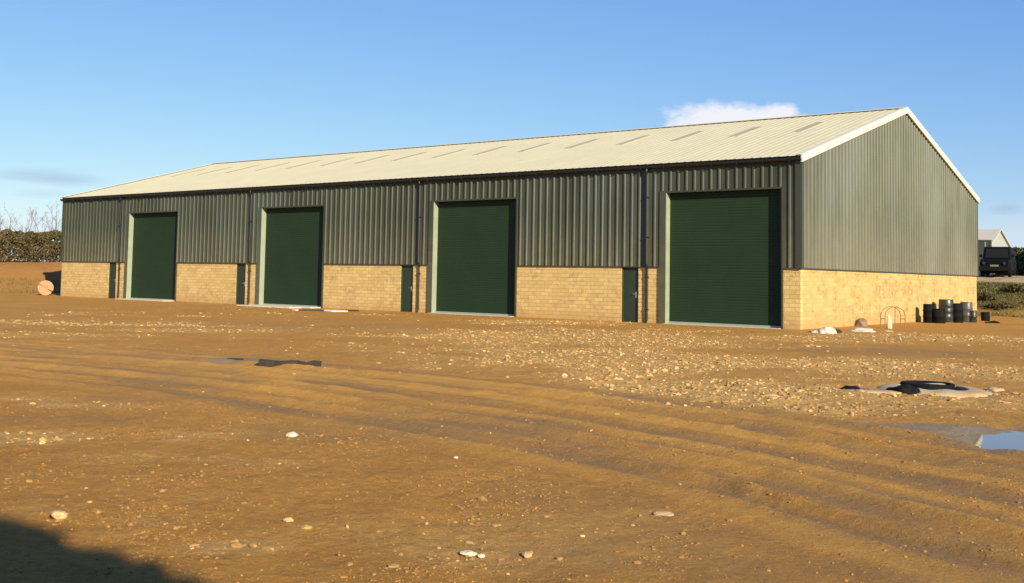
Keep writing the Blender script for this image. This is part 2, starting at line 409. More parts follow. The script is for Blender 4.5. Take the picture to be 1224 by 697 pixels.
idx = np.arange(nx*ny).reshape(ny, nx)
q = np.stack([idx[:-1, :-1], idx[:-1, 1:], idx[1:, 1:], idx[1:, :-1]], -1).reshape(-1, 4)
me = bpy.data.meshes.new('ground'); me.vertices.add(len(co)); me.vertices.foreach_set('co', co.ravel())
me.loops.add(len(q)*4); me.loops.foreach_set('vertex_index', q.ravel().astype(np.int32))
me.polygons.add(len(q)); me.polygons.foreach_set('loop_start', np.arange(0, len(q)*4, 4, dtype=np.int32)); me.polygons.foreach_set('loop_total', np.full(len(q), 4, dtype=np.int32))
me.update(calc_edges=True); me.polygons.foreach_set('use_smooth', np.ones(len(q), dtype=bool))
rub, drk, tr, wet = zones(X, Y); hr, hl, br, bl = banks(X, Y)
e2 = fbm(X, Y, 2.2, 4, .6, 12.)
grass = np.clip(sstep(.04, .3, br+e2*.15)*sstep(30.5, 29.5, Y), 0, 1)*sstep(-30, -20, X)*sstep(.9, .8, br*0)
grass = np.maximum(grass, sstep(46, 52, Y)); grass = np.maximum(grass, sstep(61.5, 62.5, -X)); grass = np.maximum(grass, .5*sstep(.0, .5, e2)*sstep(53, 54, -X)*sstep(56, 55, -X))
grass = np.maximum(grass, sstep(60, 80, np.hypot(X-CAM[0], Y-CAM[1]))*sstep(.1, .5, X*0+sstep(40, 60, X)))
orange = sstep(54., 55.5, -X+e2)*sstep(62.5, 61, -X)
path = sstep(28.2, 28.9, Y+e2*.3)*sstep(50, 46, Y)*sstep(-40, -30, X)
rub = rub*(1-grass)*(1-orange)
sw, sv, sd_ = streaks(X, Y)
gold = np.clip(sw*(.55+1.1*sv)+.25*np.exp(-(sd_/2.2)**2), 0, 1)*(1-.6*tr)*(1-wet)*(1-grass)
drk = np.maximum(drk*(1-.6*gold), sw*sstep(-.25, -.9, sv)*.75)
rub = rub*(1-.7*sw)
za = np.stack([rub, wet, grass, np.clip(gold, 0, 1)], -1); zb = np.stack([np.clip(drk*(.7+.9*fbm(X, Y*2.2, .9, 4, .6, 35.))+1.0*tr*(.65+.9*fbm(X, Y*4, 1.5, 3, .5, 33.)), 0, 1), orange, path, np.ones_like(X)], -1)
for nm, arr in (('zones', za), ('zones2', zb)):
    a = me.color_attributes.new(nm, 'FLOAT_COLOR', 'POINT'); a.data.foreach_set('color', arr.reshape(-1).astype(np.float32))
me.materials.append(M['ground'])
g = bpy.data.objects.new('ground', me); COL.objects.link(g); tag(g, 'rutted ochre mud yard with tyre tracks and stony patches', kind='structure')

# puddle: a sheet of water lying in its hollow
b = MB(); n = 40
zp = min(H(PUD[0], PUD[1]), H(PUD[0]-.3, PUD[1]))+.032
vs = [(PUD[0], PUD[1], zp)]+[(PUD[0]+1.5*PR*math.cos(2*math.pi*k/n), PUD[1]+1.5*PR*math.sin(2*math.pi*k/n), zp) for k in range(n)]
b.add(vs, [(0, k+1, (k+1) % n+1) for k in range(n)])
w = b.build('puddle', M['water']); tag(w, 'shallow puddle reflecting blue sky in the mud', kind='structure')

# ------------------------------------------------------------------ loose stones
ICO_V = []; ICO_F = []
def ico():
    import bmesh
    bm = bmesh.new(); bmesh.ops.create_icosphere(bm, subdivisions=1, radius=1)
    v = np.array([x.co[:] for x in bm.verts]); f = np.array([[w.index for w in p.verts] for p in bm.faces]); bm.free(); return v, f
IV, IF = ico()
def scatter(name, P, S, mat, flat=.6, lift=.0):
    n = len(P); z = height(P[:, 0], P[:, 1])
    V = IV[None]*(1+RNG.uniform(-.38, .30, (n, len(IV), 1)))
    sc = S[:, None]*RNG.uniform(.6, 1.25, (n, 3)); sc[:, 2] *= flat
    V = V*sc[:, None, :]
    a = RNG.uniform(0, 6.28, n); ca, sa = np.cos(a)[:, None], np.sin(a)[:, None]
    x = V[..., 0]*ca-V[..., 1]*sa; y = V[..., 0]*sa+V[..., 1]*ca
    V = np.stack([x+P[:, 0:1], y+P[:, 1:2], V[..., 2]+(z+S*flat*lift)[:, None]], -1).reshape(-1, 3)
    F = (IF[None]+(np.arange(n)*len(IV))[:, None, None]).reshape(-1, 3)
    me = bpy.data.meshes.new(name); me.from_pydata(V.tolist(), [], F.tolist()); me.materials.append(mat); me.update()
    o = bpy.data.objects.new(name, me); COL.objects.link(o); return o
def sample(n, lo, hi, dens):
    out = np.zeros((0, 2))
    while len(out) < n:
        p = RNG.uniform(lo, hi, (60000, 2)); keep = RNG.random(60000) < dens(p[:, 0], p[:, 1]); out = np.vstack([out, p[keep]])
    return out[:n]
def visible(x, y):
    dx = x-CAM[0]; dy = y-CAM[1]; f = dx*FW[0]+dy*FW[1]; r = dx*RT[0]+dy*RT[1]
    return (f > 4.5) & (np.abs(r) < f*.56+1) & ~((y > -.3) & (x < .3)) & (np.hypot(x-MH[0], y-MH[1]) > .9) & (ell(x, y, PUD, PR, PR) > 1.0)
def d1(x, y):
    r, d, t, w = zones(x, y); dd = np.hypot(x-CAM[0], y-CAM[1])
    return visible(x, y)*(r**1.6*.95+.006)*(1-w)
P = sample(15000, (-26, -33), (17, 2), d1)
S = .0088*np.exp(RNG.normal(0, .55, len(P)))*(1+.55*zones(P[:, 0], P[:, 1])[0]**2)*(1+.035*np.hypot(P[:, 0]-CAM[0], P[:, 1]-CAM[1])); S = np.clip(S, .005, .060)
o = scatter('loose_stones', P, S, M['rock']); tag(o, 'pale broken stones strewn over the ochre mud', 'stones', kind='stuff')
def d2(x, y):
    dd = np.hypot(x-CAM[0], y-CAM[1]); return visible(x, y)*(dd < 14)*np.clip(6/dd, 0, 1)**1.5*np.clip(.12+1.1*sstep(-.05, .45, fbm(x, y, .8, 3, .6, 51.)), 0, 1)*(1-.6*streaks(x, y)[0])
P = sample(15000, (2, -33), (17, -20), d2); S = np.clip(.0060*np.exp(RNG.normal(0, .5, len(P))), .003, .022)
t_ = worn('mud_crumb', (.34, .18, .05), .95, .5, 12, bump=.4)
o = scatter('mud_crumbs', P, S, t_, .6, .05); tag(o, 'small crumbs of dried mud across the near yard', 'mud crumbs', kind='stuff')

def stone(u, v, w, label, mat=None, tall=.8, seed=0, seg=3, group=None):
    import bmesh
    bm = bmesh.new(); bmesh.ops.create_icosphere(bm, subdivisions=seg, radius=1)
    p = G(u, v); z = H(p[0], p[1])
    for q in bm.verts:
        c = q.co*1.0; k = 1+.45*mnoise.noise(c*1.1+Vector((seed*3.1, 1, 2)))+.12*mnoise.noise(c*3.5+Vector((seed, 5, 2)))
        c = c*k; c.z *= tall; c.x = math.copysign(abs(c.x)**.85, c.x); q.co = c*w/2
    me = bpy.data.meshes.new('stone'); bm.to_mesh(me); bm.free(); me.materials.append(mat or M['rockbig'])
    o = bpy.data.objects.new('stone', me); COL.objects.link(o)
    o.location = (p[0], p[1], z+w*.5*tall*.62); o.rotation_euler = (0, 0, seed*1.3)
    tag(o, label, 'stone', group); return o
M['rockbig'] = worn('tan_stone', (.56, .38, .17), .9, .15, 14, bump=.6)
M['chalk'] = worn('white_chalk', (.68, .58, .40), .9, .15, 14, bump=.5)
stone(70, 625, .088, 'tan stone lying alone on the mud just beyond the dark shadow', seed=1, tall=.75)
stone(560, 661, 0.092, 'flat whitish stone in the foreground mud, closest to the bottom edge', M['chalk'], .35, 2)
stone(575, 664, 0.040, 'small chip of white stone at the right side of the flat whitish stone', M['chalk'], .5, 3)
stone(349, 523, 0.120, 'pale buff stone half sunk in the darker damp mud left of centre', M['chalk'], .4, 4)
stone(792, 613, 0.136, 'long thin pale stone pressed into the mud at right of centre', M['rockbig'], .22, 5)
stone(345, 627, 0.060, 'small buff pebble between the lone tan stone and the flat whitish stone', M['rockbig'], .5, 6)
stone(630, 664, 0.056, 'rounded pale pebble right of the flat whitish stone', M['rockbig'], .6, 7)
stone(107, 607, 0.032, 'tiny pale pebble just beyond the lone tan stone', M['rockbig'], .7, 8)
stone(545, 549, 0.040, 'small pale chip in the brown mud near the middle of the yard', M['chalk'], .5, 9)

# ------------------------------------------------------------------ the warehouse
bld = empty('warehouse', (0, 0, 0))
tag(bld, 'long olive green steel warehouse with yellow stone base and four roller shutter doors', 'warehouse')
PITCH, PD = .3333, .042
def prof(a, b):
    """profile samples (t, out) of box-ribbed sheet between a and b"""
    ks = range(int(math.floor(a/PITCH))-1, int(math.ceil(b/PITCH))+2); pts = []
    for k in ks:
        o = k*PITCH
        for t, h in ((0, 0), (.222, 0), (.252, 1), (.300, 1), (.3333, 0)): pts.append((o+t, h))
    def at(t):
        t = t % PITCH
        return 0 if t < .222 else (t-.222)/.030 if t < .252 else 1 if t < .300 else max(0, (.3333-t)/.0333)
    r = [(a, at(a))]+[(t, h) for t, h in pts if a+1e-4 < t < b-1e-4]+[(b, at(b))]
    out = []
    for q in r:
        if not out or q[0]-out[-1][0] > 1e-5: out.append(q)
    return out
def sheet_front(mb, x0, x1, z0, z1, y=-.03, sgn=-1):
    ps = prof(x0, x1); vs = []
    for t, h in ps: vs += [(t, y+sgn*PD*h, z0), (t, y+sgn*PD*h, z1)]
    fs = [(2*i, 2*i+2, 2*i+3, 2*i+1) for i in range(len(ps)-1)]
    mb.add(vs, fs)
def sheet_gable(mb, x, sgn, z0=HB):
    ps = prof(0, WID); ps = sorted(set(ps+[(WID/2, 0)])); vs = []
    for t, h in ps:
        zt = HE+min(t, WID-t)*SLOPE-.03; vs += [(x+sgn*PD*h, t, z0), (x+sgn*PD*h, t, zt)]
    mb.add(vs, [(2*i, 2*i+2, 2*i+3, 2*i+1) for i in range(len(ps)-1)])
door_x = [(-DOFF-i*BAY, -DOFF+DW-i*BAY) for i in range(4)]
FL = .285; FRT = .07                          # flashing widths left and right of each door
# cladding, front: panels between doors and headers over them
m = MB(); edge = 0.
spans = []
for l, r in door_x:
    spans.append((r+FRT, edge)); edge = l-FL
spans.append((-LEN, edge))
for a, c in spans: sheet_front(m, a, c, HB, HE-.06)
for l, r in door_x: sheet_front(m, l-FL, r+FRT, DH+.04, HE-.06, y=-.032)
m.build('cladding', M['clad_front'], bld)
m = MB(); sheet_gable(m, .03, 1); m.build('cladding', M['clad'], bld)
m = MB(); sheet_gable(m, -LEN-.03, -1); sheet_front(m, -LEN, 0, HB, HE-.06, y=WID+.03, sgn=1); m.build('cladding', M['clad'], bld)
# stone plinth walls
def plinth(mb, x0, x1, y0, y1): mb.box((x0, y0, -.5), (x1, y1, HB))
pdoor = [(-7.16-i*BAY, -6.42-i*BAY) for i in range(4)]
m = MB(); e = 0.; segs = []
for i in range(4):
    l, r = door_x[i]; pl, pr = pdoor[i]
    segs.append((r+FRT, e)); segs.append((pr, l-FL)); e = pl
segs.append((-LEN, e))
for a, c in segs: m = MB(); plinth(m, a, c, 0, .26); m.build('stone_wall', M['brick'], bld)
m = MB(); plinth(m, -.26, 0-.0, .262, WID); m.build('stone_wall', M['brick_gable'], bld)
m = MB(); plinth(m, -LEN, -LEN+.26, .262, WID-.262); m.build('stone_wall', M['brick'], bld); m = MB(); plinth(m, -LEN, -.262, WID-.26, WID); m.build('stone_wall', M['brick'], bld)
# drip flashing along the foot of the sheets, corner trims
for a, c in spans: m = MB(); m.box((a, -.055, HB-.035), (c, -.002, HB+.012)); m.build('drip_flashing', M['trim'], bld)
m = MB(); m.box((.002, .0, HB-.035), (.055, WID, HB+.012))
m.build('drip_flashing', M['trim'], bld)
m = MB()
def lprism(mb, pts, z0, z1):
    n_ = len(pts); mb.add([(x, y, z0) for x, y in pts]+[(x, y, z1) for x, y in pts], [tuple(range(n_-1, -1, -1)), tuple(range(n_, 2*n_))]+[(k, (k+1) % n_, (k+1) % n_+n_, k+n_) for k in range(n_)])
lprism(m, [(-.16, -.080), (.080, -.080), (.080, .12), (.004, .12), (.004, -.004), (-.16, -.004)], HB-.03, HE-.02); m.build('corner_trim', M['trim'], bld); m = MB()
m.box((-LEN-.078, -.078, HB-.03), (-LEN+.14, -.002, HE-.02)); m.build('corner_trim', M['trim'], bld); m = MB(); m.box((.002, WID-.1, HB-.03), (.078, WID+.078, HE-.02))
m.build('corner_trim', M['trim'], bld)
# roof
def roof_sheet(sgn):
    m = MB(); ps = prof(-LEN-.14, .14); vs = []
    ov = .16
    for t, h in ps:
        for yy, zz in ((-ov, HE-ov*SLOPE), (WID/2, HR)):
            y = yy if sgn > 0 else WID-yy
            vs.append((t, y, zz+.05+.010*h))
    f = [(2*i, 2*i+2, 2*i+3, 2*i+1) for i in range(len(ps)-1)]
    if sgn < 0: f = [q[::-1] for q in f]
    return m.add(vs, f)
roof = roof_sheet(1).build('roof', M['roof'], bld)
rb = roof_sheet(-1).build('roof', M['roof'], bld)
def rl_z(y): return HE+min(y, WID-y)*SLOPE
for k in range(16):
    xc = -2.62-k*2.8; m = MB()
    for a, c in ((5.85, 8.35),):
        m.add([(xc-.21, a, rl_z(a)+.074), (xc+.21, a, rl_z(a)+.074), (xc+.21, c, rl_z(c)+.074), (xc-.21, c, rl_z(c)+.074),
               (xc-.21, a, rl_z(a)+.03), (xc+.21, a, rl_z(a)+.03), (xc+.21, c, rl_z(c)+.03), (xc-.21, c, rl_z(c)+.03)],
              [(0, 1, 2, 3), (4, 5, 1, 0), (5, 6, 2, 1), (6, 7, 3, 2), (7, 4, 0, 3)])
    m.build('rooflight', M['rooflight'], roof)
m = MB()
for s in (1, -1):
    y0, y1 = (WID/2-.28, WID/2) if s > 0 else (WID/2, WID/2+.28)
    z0, z1 = (HR-.28*SLOPE, HR) if s > 0 else (HR, HR-.28*SLOPE)
    m.quad((-LEN-.15, y0, z0+.10), (.15, y0, z0+.10), (.15, y1, z1+.10), (-LEN-.15, y1, z1+.10))
m.build('ridge_cap', M['roof'], bld)
# barge boards on the gables
def barge(x0, x1, s):
    m = MB(); th = .27
    for a, c in ((-.17, WID/2), (WID/2, WID+.17)):
        za, zc = HE+min(a, WID-a)*SLOPE+.10, HE+min(c, WID-c)*SLOPE+.10
        vs = [(x0, a, za-th), (x1, a, za-th), (x1, a, za), (x0, a, za), (x0, c, zc-th), (x1, c, zc-th), (x1, c, zc), (x0, c, zc)]
        m.add(vs, [(0, 1, 2, 3), (7, 6, 5, 4), (1, 5, 6, 2), (0, 3, 7, 4), (3, 2, 6, 7), (0, 4, 5, 1)])
        # the cap lying back over the roof edge
        xi = x0-.18 if s > 0 else x1+.18
        xa, xb = sorted((xi, x0 if s > 0 else x1))
        m.add([(xa, a, za-.012), (xb, a, za-.012), (xb, c, zc-.012), (xa, c, zc-.012)], [(0, 1, 2, 3)])
    return m
barge(.082, .15, 1).build('barge_board', M['barge'], bld); barge(-LEN-.15, -LEN-.082, -1).build('barge_board', M['barge'], bld)
# gutter: a half-round channel with brackets; a dark eaves strip behind it
m = MB(); r = .085; N = 8
for z_, y_ in ((HE-.075, -.175),):
    vs = []; xs_ = (-LEN-.1, .12)
    for xx in xs_:
        for k in range(N+1):
            a = math.pi+math.pi*k/N; vs.append((xx, y_+r*math.cos(a), z_+r*math.sin(a)*1.1))
        for k in range(N, -1, -1):
            a = math.pi+math.pi*k/N; vs.append((xx, y_+(r-.012)*math.cos(a), z_+(r-.012)*math.sin(a)*1.1))
    q_ = 2*(N+1)
    m.add(vs, [(k, (k+1) % q_, (k+1) % q_+q_, k+q_) for k in range(q_)]+[tuple(range(q_))[::-1], tuple(range(q_, 2*q_))])
m.box((-LEN-.02, -.086, HE-.14), (.02, -.070, HE-.005))
for k in range(48): x_ = -.3-k*.985; m.box((x_-.02, -.27, HE-.19), (x_+.02, -.075, HE-.165)); m.box((x_-.02, -.268, HE-.17), (x_+.02, -.262, HE-.055))
m.build('gutter', M['gutter'], bld)
for i in range(4):
    m = MB(); x_ = -POFF-i*BAY
    m.tube([(x_, -.175, HE-.17), (x_, -.175, HE-.26), (x_, -.118, HE-.38), (x_, -.118, HB+.10), (x_, -.062, HB-.10), (x_, -.062, .10), (x_, -.12, .02)], .052 if i == 0 else .04, 10)
    dp = m.build('downpipe', M['pipe'], bld, smooth=False)
    for z_ in ((.5, 1.7, 3.2, 4.7) if i == 0 else (1.7, 4.2)):
        m = MB(); m.box((x_-.062, -.11 if z_ < HB else -.165, z_-.02), (x_+.062, -.006 if z_ < HB else -.034, z_+.02)); m.build('pipe_bracket', M['pipe'], dp)
# roller shutter doors
def shutter_door(l, r, parent):
    y = .22; m = MB(); n = 46; p = (DH-.02)/n; vs = []; fs = []
    for k in range(n):
        z = .09+k*(DH-.09)/n; p = (DH-.09)/n
        for dz, dy in ((0, 0), (.15*p, -.006), (.80*p, -.008), (.95*p, .0)):
            vs += [(l, y+dy, z+dz), (r, y+dy, z+dz)]
    vs += [(l, y, DH), (r, y, DH)]
    fs = [(2*i, 2*i+1, 2*i+3, 2*i+2) for i in range(len(vs)//2-1)]
    d = m.add(vs, fs).build('roller_door', M['shutter'], parent)
    m = MB(); m.box((l+.003, y-.05, .004), (r-.003, y+.03, .085)); m.build('bottom_rail', M['reveal'], d)
    # jamb and head flashings, guides
    for a_, c_ in ((l-FL, l-.02), (r+.03, r+FRT)):
        m = MB(); m.box((a_, -.070, -.3), (c_, .24, DH+.07)); m.build('jamb_flashing', M['clad_front'] if a_ < l else M['trim'], d)
    m = MB(); m.box((l-.018, -.068, DH), (r+.028, .24, DH+.068)); m.build('head_flashing', M['trim'], d)
    m = MB(); m.box((l-.02, -.074, -.3), (l, .30, DH-.002)); m.build('guide_rail', M['reveal'], d)
    m = MB(); m.box((r, -.060, -.3), (r+.03, .30, DH-.002)); m.build('guide_rail', M['trim'], d)  # shaded right side put in as dark colour, sunlit left guide pale
    return d
for l, r in door_x: shutter_door(l, r, bld)
# thresholds
for i, (l, r) in enumerate(door_x):
    m = MB(); dpt = (.22, .3, .7, .8)[i]
    m.box((l+.004, -dpt, -.3), (r-.004, .30, .035 if i > 1 else .02)); m.build('threshold', M['plaster'] if i > 1 else M['concrete'], bld, bevel=.01)
# personnel doors
for l, r in pdoor:
    m = MB(); m.box((l+.05, .07, .03), (r-.05, .12, HB-.06)); d = m.build('door', M['doorgreen'], bld)
    m = MB(); m.box((l, .02, 0), (l+.05, .16, HB)); m.box((r-.05, .02, 0), (r, .16, HB)); m.box((l+.05, .02, HB-.06), (r-.05, .16, HB-.001)); m.box((l+.05, .03, -.3), (r-.05, .25, .028))
    m.build('door_frame', M['doorgreen'], d)
    m = MB(); m.box((r-.16, .055, .92), (r-.10, .069, 1.14)); m.tube([(r-.13, .068, 1.06), (r-.13, .02, 1.06), (r-.27, .02, 1.06)], .012, 8); m.build('handle', M['steel'], d, smooth=False)

# ------------------------------------------------------------------ concrete apron bits by the second door
p = G(375, 369); m = MB()
m.box((-28.2, -1.6, -.3), (-24.3, -.82, .03)); o = m.build('concrete_apron', M['plaster'], bevel=.02)
tag(o, 'white concrete strip in front of the second roller door from the left', 'apron')
p = G(385, 371.5)
for k, (dx, dy, rz, ln, lab) in enumerate([(0, 0, .9, 2.0, 'long dark wet plank lying before the second door from the left'), (.6, .8, .62, 1.2, 'short dark wet plank beside the long one by the white apron')]):
    m = MB(); m.box((-ln/2, -.12, 0), (ln/2, .12, .07)); o = m.build('plank', M['timber'], bevel=.008)
    o.location = (p[0]+dx, p[1]+dy, H(p[0]+dx, p[1]+dy)+.0); o.rotation_euler = (0, 0, rz); tag(o, lab, 'plank', 'dark planks by the apron')
for k, (u, v, w, lab) in enumerate([(402, 372.5, .75, 'white broken sheet lying right of the dark planks'), (357, 371, .5, 'small white broken sheet left of the dark planks')]):
    p = G(u, v); m = MB(); vs = []
    for j in range(7):
        a = j*.9; vs.append((w*(1+.3*math.sin(j*7+k))*math.cos(a)*.7, w*math.sin(a)*.5))
    m.add([(x, y, 0) for x, y in vs]+[(x, y, .05) for x, y in vs], [tuple(range(6, -1, -1)), tuple(range(7, 14))]+[(j, (j+1) % 7, (j+1) % 7+7, j+7) for j in range(7)])
    o = m.build('broken_sheet', M['plaster']); o.location = (p[0], p[1], H(p[0], p[1])+.01); o.rotation_euler = (.03, .02, .5); tag(o, lab, 'board')

# half buried board at left
a, c = G(310, 437), G(383, 438.5); L = np.linalg.norm(c-a); m = MB()
vs = []; N = 9
for i in range(N):
    t = i/(N-1)-.5; zz = .035+.015*math.sin(i*1.9)+.012*math.cos(i*3.7); ww = .07+.015*math.sin(i*2.3)
    vs += [(t*L, -ww, -.06), (t*L, ww, -.06), (t*L, ww*.9, zz), (t*L, -ww*.9, zz)]
m.add(vs, [(4*i+k, 4*i+4+k, 4*i+4+(k+1) % 4, 4*i+(k+1) % 4) for i in range(N-1) for k in range(4)]+[(0, 1, 2, 3), (4*N-1, 4*N-2, 4*N-3, 4*N-4)])
o = m.build('sunken_board', M['timber']); mid = (a+c)/2; o.location = (mid[0], mid[1], H(mid[0], mid[1])+.015); o.rotation_euler = (0, .01, math.atan2(c[1]-a[1], c[0]-a[0]))
tag(o, 'dark rotten board half sunk in the mud left of centre', 'board')
p = G(281, 430.5); m = MB(); m.box((-.14, -.07, -.05), (.14, .07, .03)); o = m.build('board_offcut', M['timber'], bevel=.01); o.location = (p[0], p[1], H(p[0], p[1])); o.rotation_euler = (0, 0, .5)
tag(o, 'short dark board offcut left of the half sunk board', 'board')

# ------------------------------------------------------------------ manhole with black rim, black sheet, scrap
mh = empty('manhole', (MH[0], MH[1], H(MH[0], MH[1])+.0)); tag(mh, 'round concrete manhole collar with black chamber rim, beyond the puddle', 'manhole')
m = MB(); prof_ = [(.52, -.05), (.50, .075), (.56, .085), (.74, .065), (.88, .03), (.97, -.06)]
m.lathe(prof_, 40)
v2_ = []
for (x_, y_, z_) in m.v:
    k = 1+.06*mnoise.noise(Vector((x_*2, y_*2, z_*3))); v2_.append((x_*k*.95, y_*k*.95, z_*(1+.3*mnoise.noise(Vector((x_*3, y_*3, 0))))))
m.v = v2_; m.build('concrete_collar', M['muddycon'], mh, smooth=True)
off = Vector((-.16, .22, 0))
m = MB(); m.lathe([(.41, -.05), (.40, .10), (.39, .115), (.35, .115), (.335, .095), (.345, -.45), (.0, -.45)], 36, off); m.build('chamber_rim', M['blackplastic'], mh, smooth=False)
m = MB(); m.lathe([(.0, .085), (.325, .08), (.325, .05), (.0, .045)], 30, off); cv = m.build('cover', M['blackplastic'], mh)
def lump(name, u, v, a, b_, hgt, mat, label, cat, rz=0., seed=0, z=0.):
    import bmesh
    p = G(u, v); bm = bmesh.new(); bmesh.ops.create_icosphere(bm, subdivisions=4, radius=1)
    for q in bm.verts:
        c = q.co.copy(); k = 1+.30*mnoise.noise(c*1.5+Vector((seed, 0, 0)))+.12*mnoise.noise(c*4+Vector((0, seed, 0)))
        q.co = Vector((c.x*a*k, c.y*b_*k, (c.z*k*hgt if c.z > 0 else c.z*.05)+.06*hgt*mnoise.noise(c*8)))
    me = bpy.data.meshes.new(name); bm.to_mesh(me); bm.free(); me.materials.append(mat); me.polygons.foreach_set('use_smooth', [True]*len(me.polygons))
    o = bpy.data.objects.new(name, me); COL.objects.link(o); o.location = (p[0], p[1], H(p[0], p[1])+z); o.rotation_euler = (0, 0, rz); tag(o, label, cat); return o
AX = math.atan2(RT[1], RT[0])
lump('plastic_sheet', 1081, 470, .25, .2, .13, M['blackplastic'], 'crumpled black plastic sheet heaped against the left of the manhole collar', 'plastic sheet', AX, 3)
lump('plastic_scrap', 1017, 467, .15, .1, .055, M['blackplastic'], 'small black plastic scrap farther left of the manhole', 'plastic scrap', AX, 5)
lump('cement_spill', 1055, 470, .5, .12, .018, M['muddycon'], 'grey dried cement spill between the two black plastic pieces', 'cement spill', AX, 8)
lump('mud_clod', 1190, 467, .14, .12, .05, M['muddycon'], 'pale clod of broken concrete right of the manhole collar', 'clod', AX, 9)

# ------------------------------------------------------------------ rubbish along the gable foot
lump('rubble_lump', 1031, 396, .55, .35, .12, M['concrete'], 'wide heap of white plaster sheet scraps at the foot of the gable', 'rubble', 1.2, 12)
lump('rubble_lump', 989, 399, .28, .24, .22, M['plaster'], 'whitish block of rubble closest to the warehouse corner', 'rubble', .6, 14)
lump('rubble_lump', 1000, 398, .16, .14, .12, M['timber'], 'dark lump between the whitish block and the plaster scraps', 'rubble', .2, 15)
lump('rubble_lump', 976, 398.5, .22, .18, .10, M['concrete'], 'small grey rubble lump nearest the corner of the warehouse', 'rubble', .2, 18)
lump('rubble_lump', 1062, 396, .16, .12, .03, M['concrete'], 'thin whitish slab lying before the bent tube frame', 'rubble', .9, 16)
lump('rubble_lump', 1030, 390, .24, .18, .30, M['rust'], 'brown crumpled lump behind the white plaster scraps', 'rubble', .4, 17)
p = G(1070, 391.5); fr = empty('tube_frame', (p[0], p[1], H(p[0], p[1])), .9); tag(fr, 'bent thin tube frame standing against the stone gable foot', 'frame')
m = MB()
for yy in (0, .28):
    pts = [(-.42, yy, 0)]+[(-.42*math.cos(math.pi*k/10), yy, .42+.33*math.sin(math.pi*k/10)) for k in range(11)]+[(.42, yy, 0)]
    m.tube(pts, .016, 8)
m.build('hoop', M['rust'], fr)
m = MB(); m.tube([(-.42, 0, .3), (-.42, .28, .3)], .014, 6); m.tube([(.42, 0, .3), (.42, .28, .3)], .014, 6); m.tube([(0, 0, .05), (0, 0, .74)], .014, 6); m.tube([(.02, 0, .74), (.02, .28, .74)], .014, 6); m.build('crossbar', M['rust'], fr)
lump('rubble_sack', 1063, 393, .10, .11, .50, M['cloth'], 'upright whitish sack leaning at the left side of the bent tube frame', 'sack', 0, 21)

# drums
def drum(rad, hgt, ribs, mat, label, loc, tilt=(0, 0), kind='drum'):
    t = empty(kind, loc); t.rotation_euler = (tilt[0], tilt[1], random.random()*6); tag(t, label, kind if kind != 'drum' else 'drum', 'black drums against the gable')
    pr = [(0, 0), (rad*.96, 0), (rad, .03)]
    for k in range(ribs):
        z = hgt*(k+1)/(ribs+1); pr += [(rad, z-.035), (rad+.018, z-.015), (rad+.018, z+.015), (rad, z+.035)]
    pr += [(rad, hgt-.05), (rad*.97, hgt-.015)]
    m = MB(); m.lathe(pr, 32); m.build('body', mat, t, smooth=True)
    m = MB(); m.lathe([(rad*.97, hgt-.016), (rad*1.01, hgt), (rad*.93, hgt+.008), (rad*.90, hgt-.025), (0, hgt-.025)], 32); m.build('lid', mat, t)
    return t
def gy(u, off):                                   # place along the gable seen at column u, off metres clear of the wall
    r = ray(u, 380); t = (off-CAM[0])/r[0]; return (off, CAM[1]+r[1]*t)
for u, off, rad, hg, ribs, mt, lab in [
    (1110, .55, .23, .80, 2, 'blackplastic', 'short black drum standing leftmost of the row by the gable'),
    (1122, .95, .27, .62, 1, 'blackplastic', 'low black tub squeezed between the leftmost drum and the tallest drum'),
    (1131, .60, .31, 1.02, 3, 'darkplastic', 'tallest dark grey ribbed drum of the row by the gable'),
    (1144, 1.00, .26, .86, 2, 'blackplastic', 'jet black drum right beside the tallest drum'),
    (1155, .62, .27, .93, 2, 'greyplastic', 'weathered grey ribbed drum near the rear corner of the gable'),
    (1163, 1.15, .16, .55, 1, 'darkplastic', 'thin small black drum at the rear corner of the gable')]:
    x_, y_ = gy(u, off); drum(rad, hg, ribs, M[mt], lab, (x_, y_, H(x_, y_)-.01), (random.uniform(-.02, .02), random.uniform(-.02, .02)))
p = D(1178, 380, 57.5); z_ = H(p[0], p[1])
drum(.20, .42, 1, M['blackplastic'], 'small black bucket standing apart, right of the warehouse corner', (p[0], p[1], z_), (.05, .03), 'bucket')
p = D(1186.5, 383, 57.0); lump('scrap_bag', 1187, 384.5, .3, .25, .10, M['blackplastic'], 'flat black bag lying right of the small bucket', 'bag', 0, 31)

# faded orange drum at the left corner: a coil of pipe on its side
p = D(54, 350, 74.); z_ = H(p[0], p[1]); rr_ = .47
t = empty('pipe_coil', (p[0], p[1], z_+rr_*.97), math.atan2(-(p[0]-CAM[0]), p[1]-CAM[1])+.12); tag(t, 'round coil of faded orange pipe standing by the left end of the warehouse', 'pipe coil')
m = MB()
for lay in range(4):
    for rg in range(6):
        r_ = .165+rg*.054; pts = [(r_*math.cos(2*math.pi*k/28), -.14+lay*.075, r_*math.sin(2*math.pi*k/28)) for k in range(29)]; m.tube(pts, .029, 6, cap=False)
m.build('coil', M['orange'], t, smooth=True)
m = MB(); m.tube([(0, -.11, 0), (0, .11, 0)], .165, 20); m.build('core', M['orange_dark'], t)

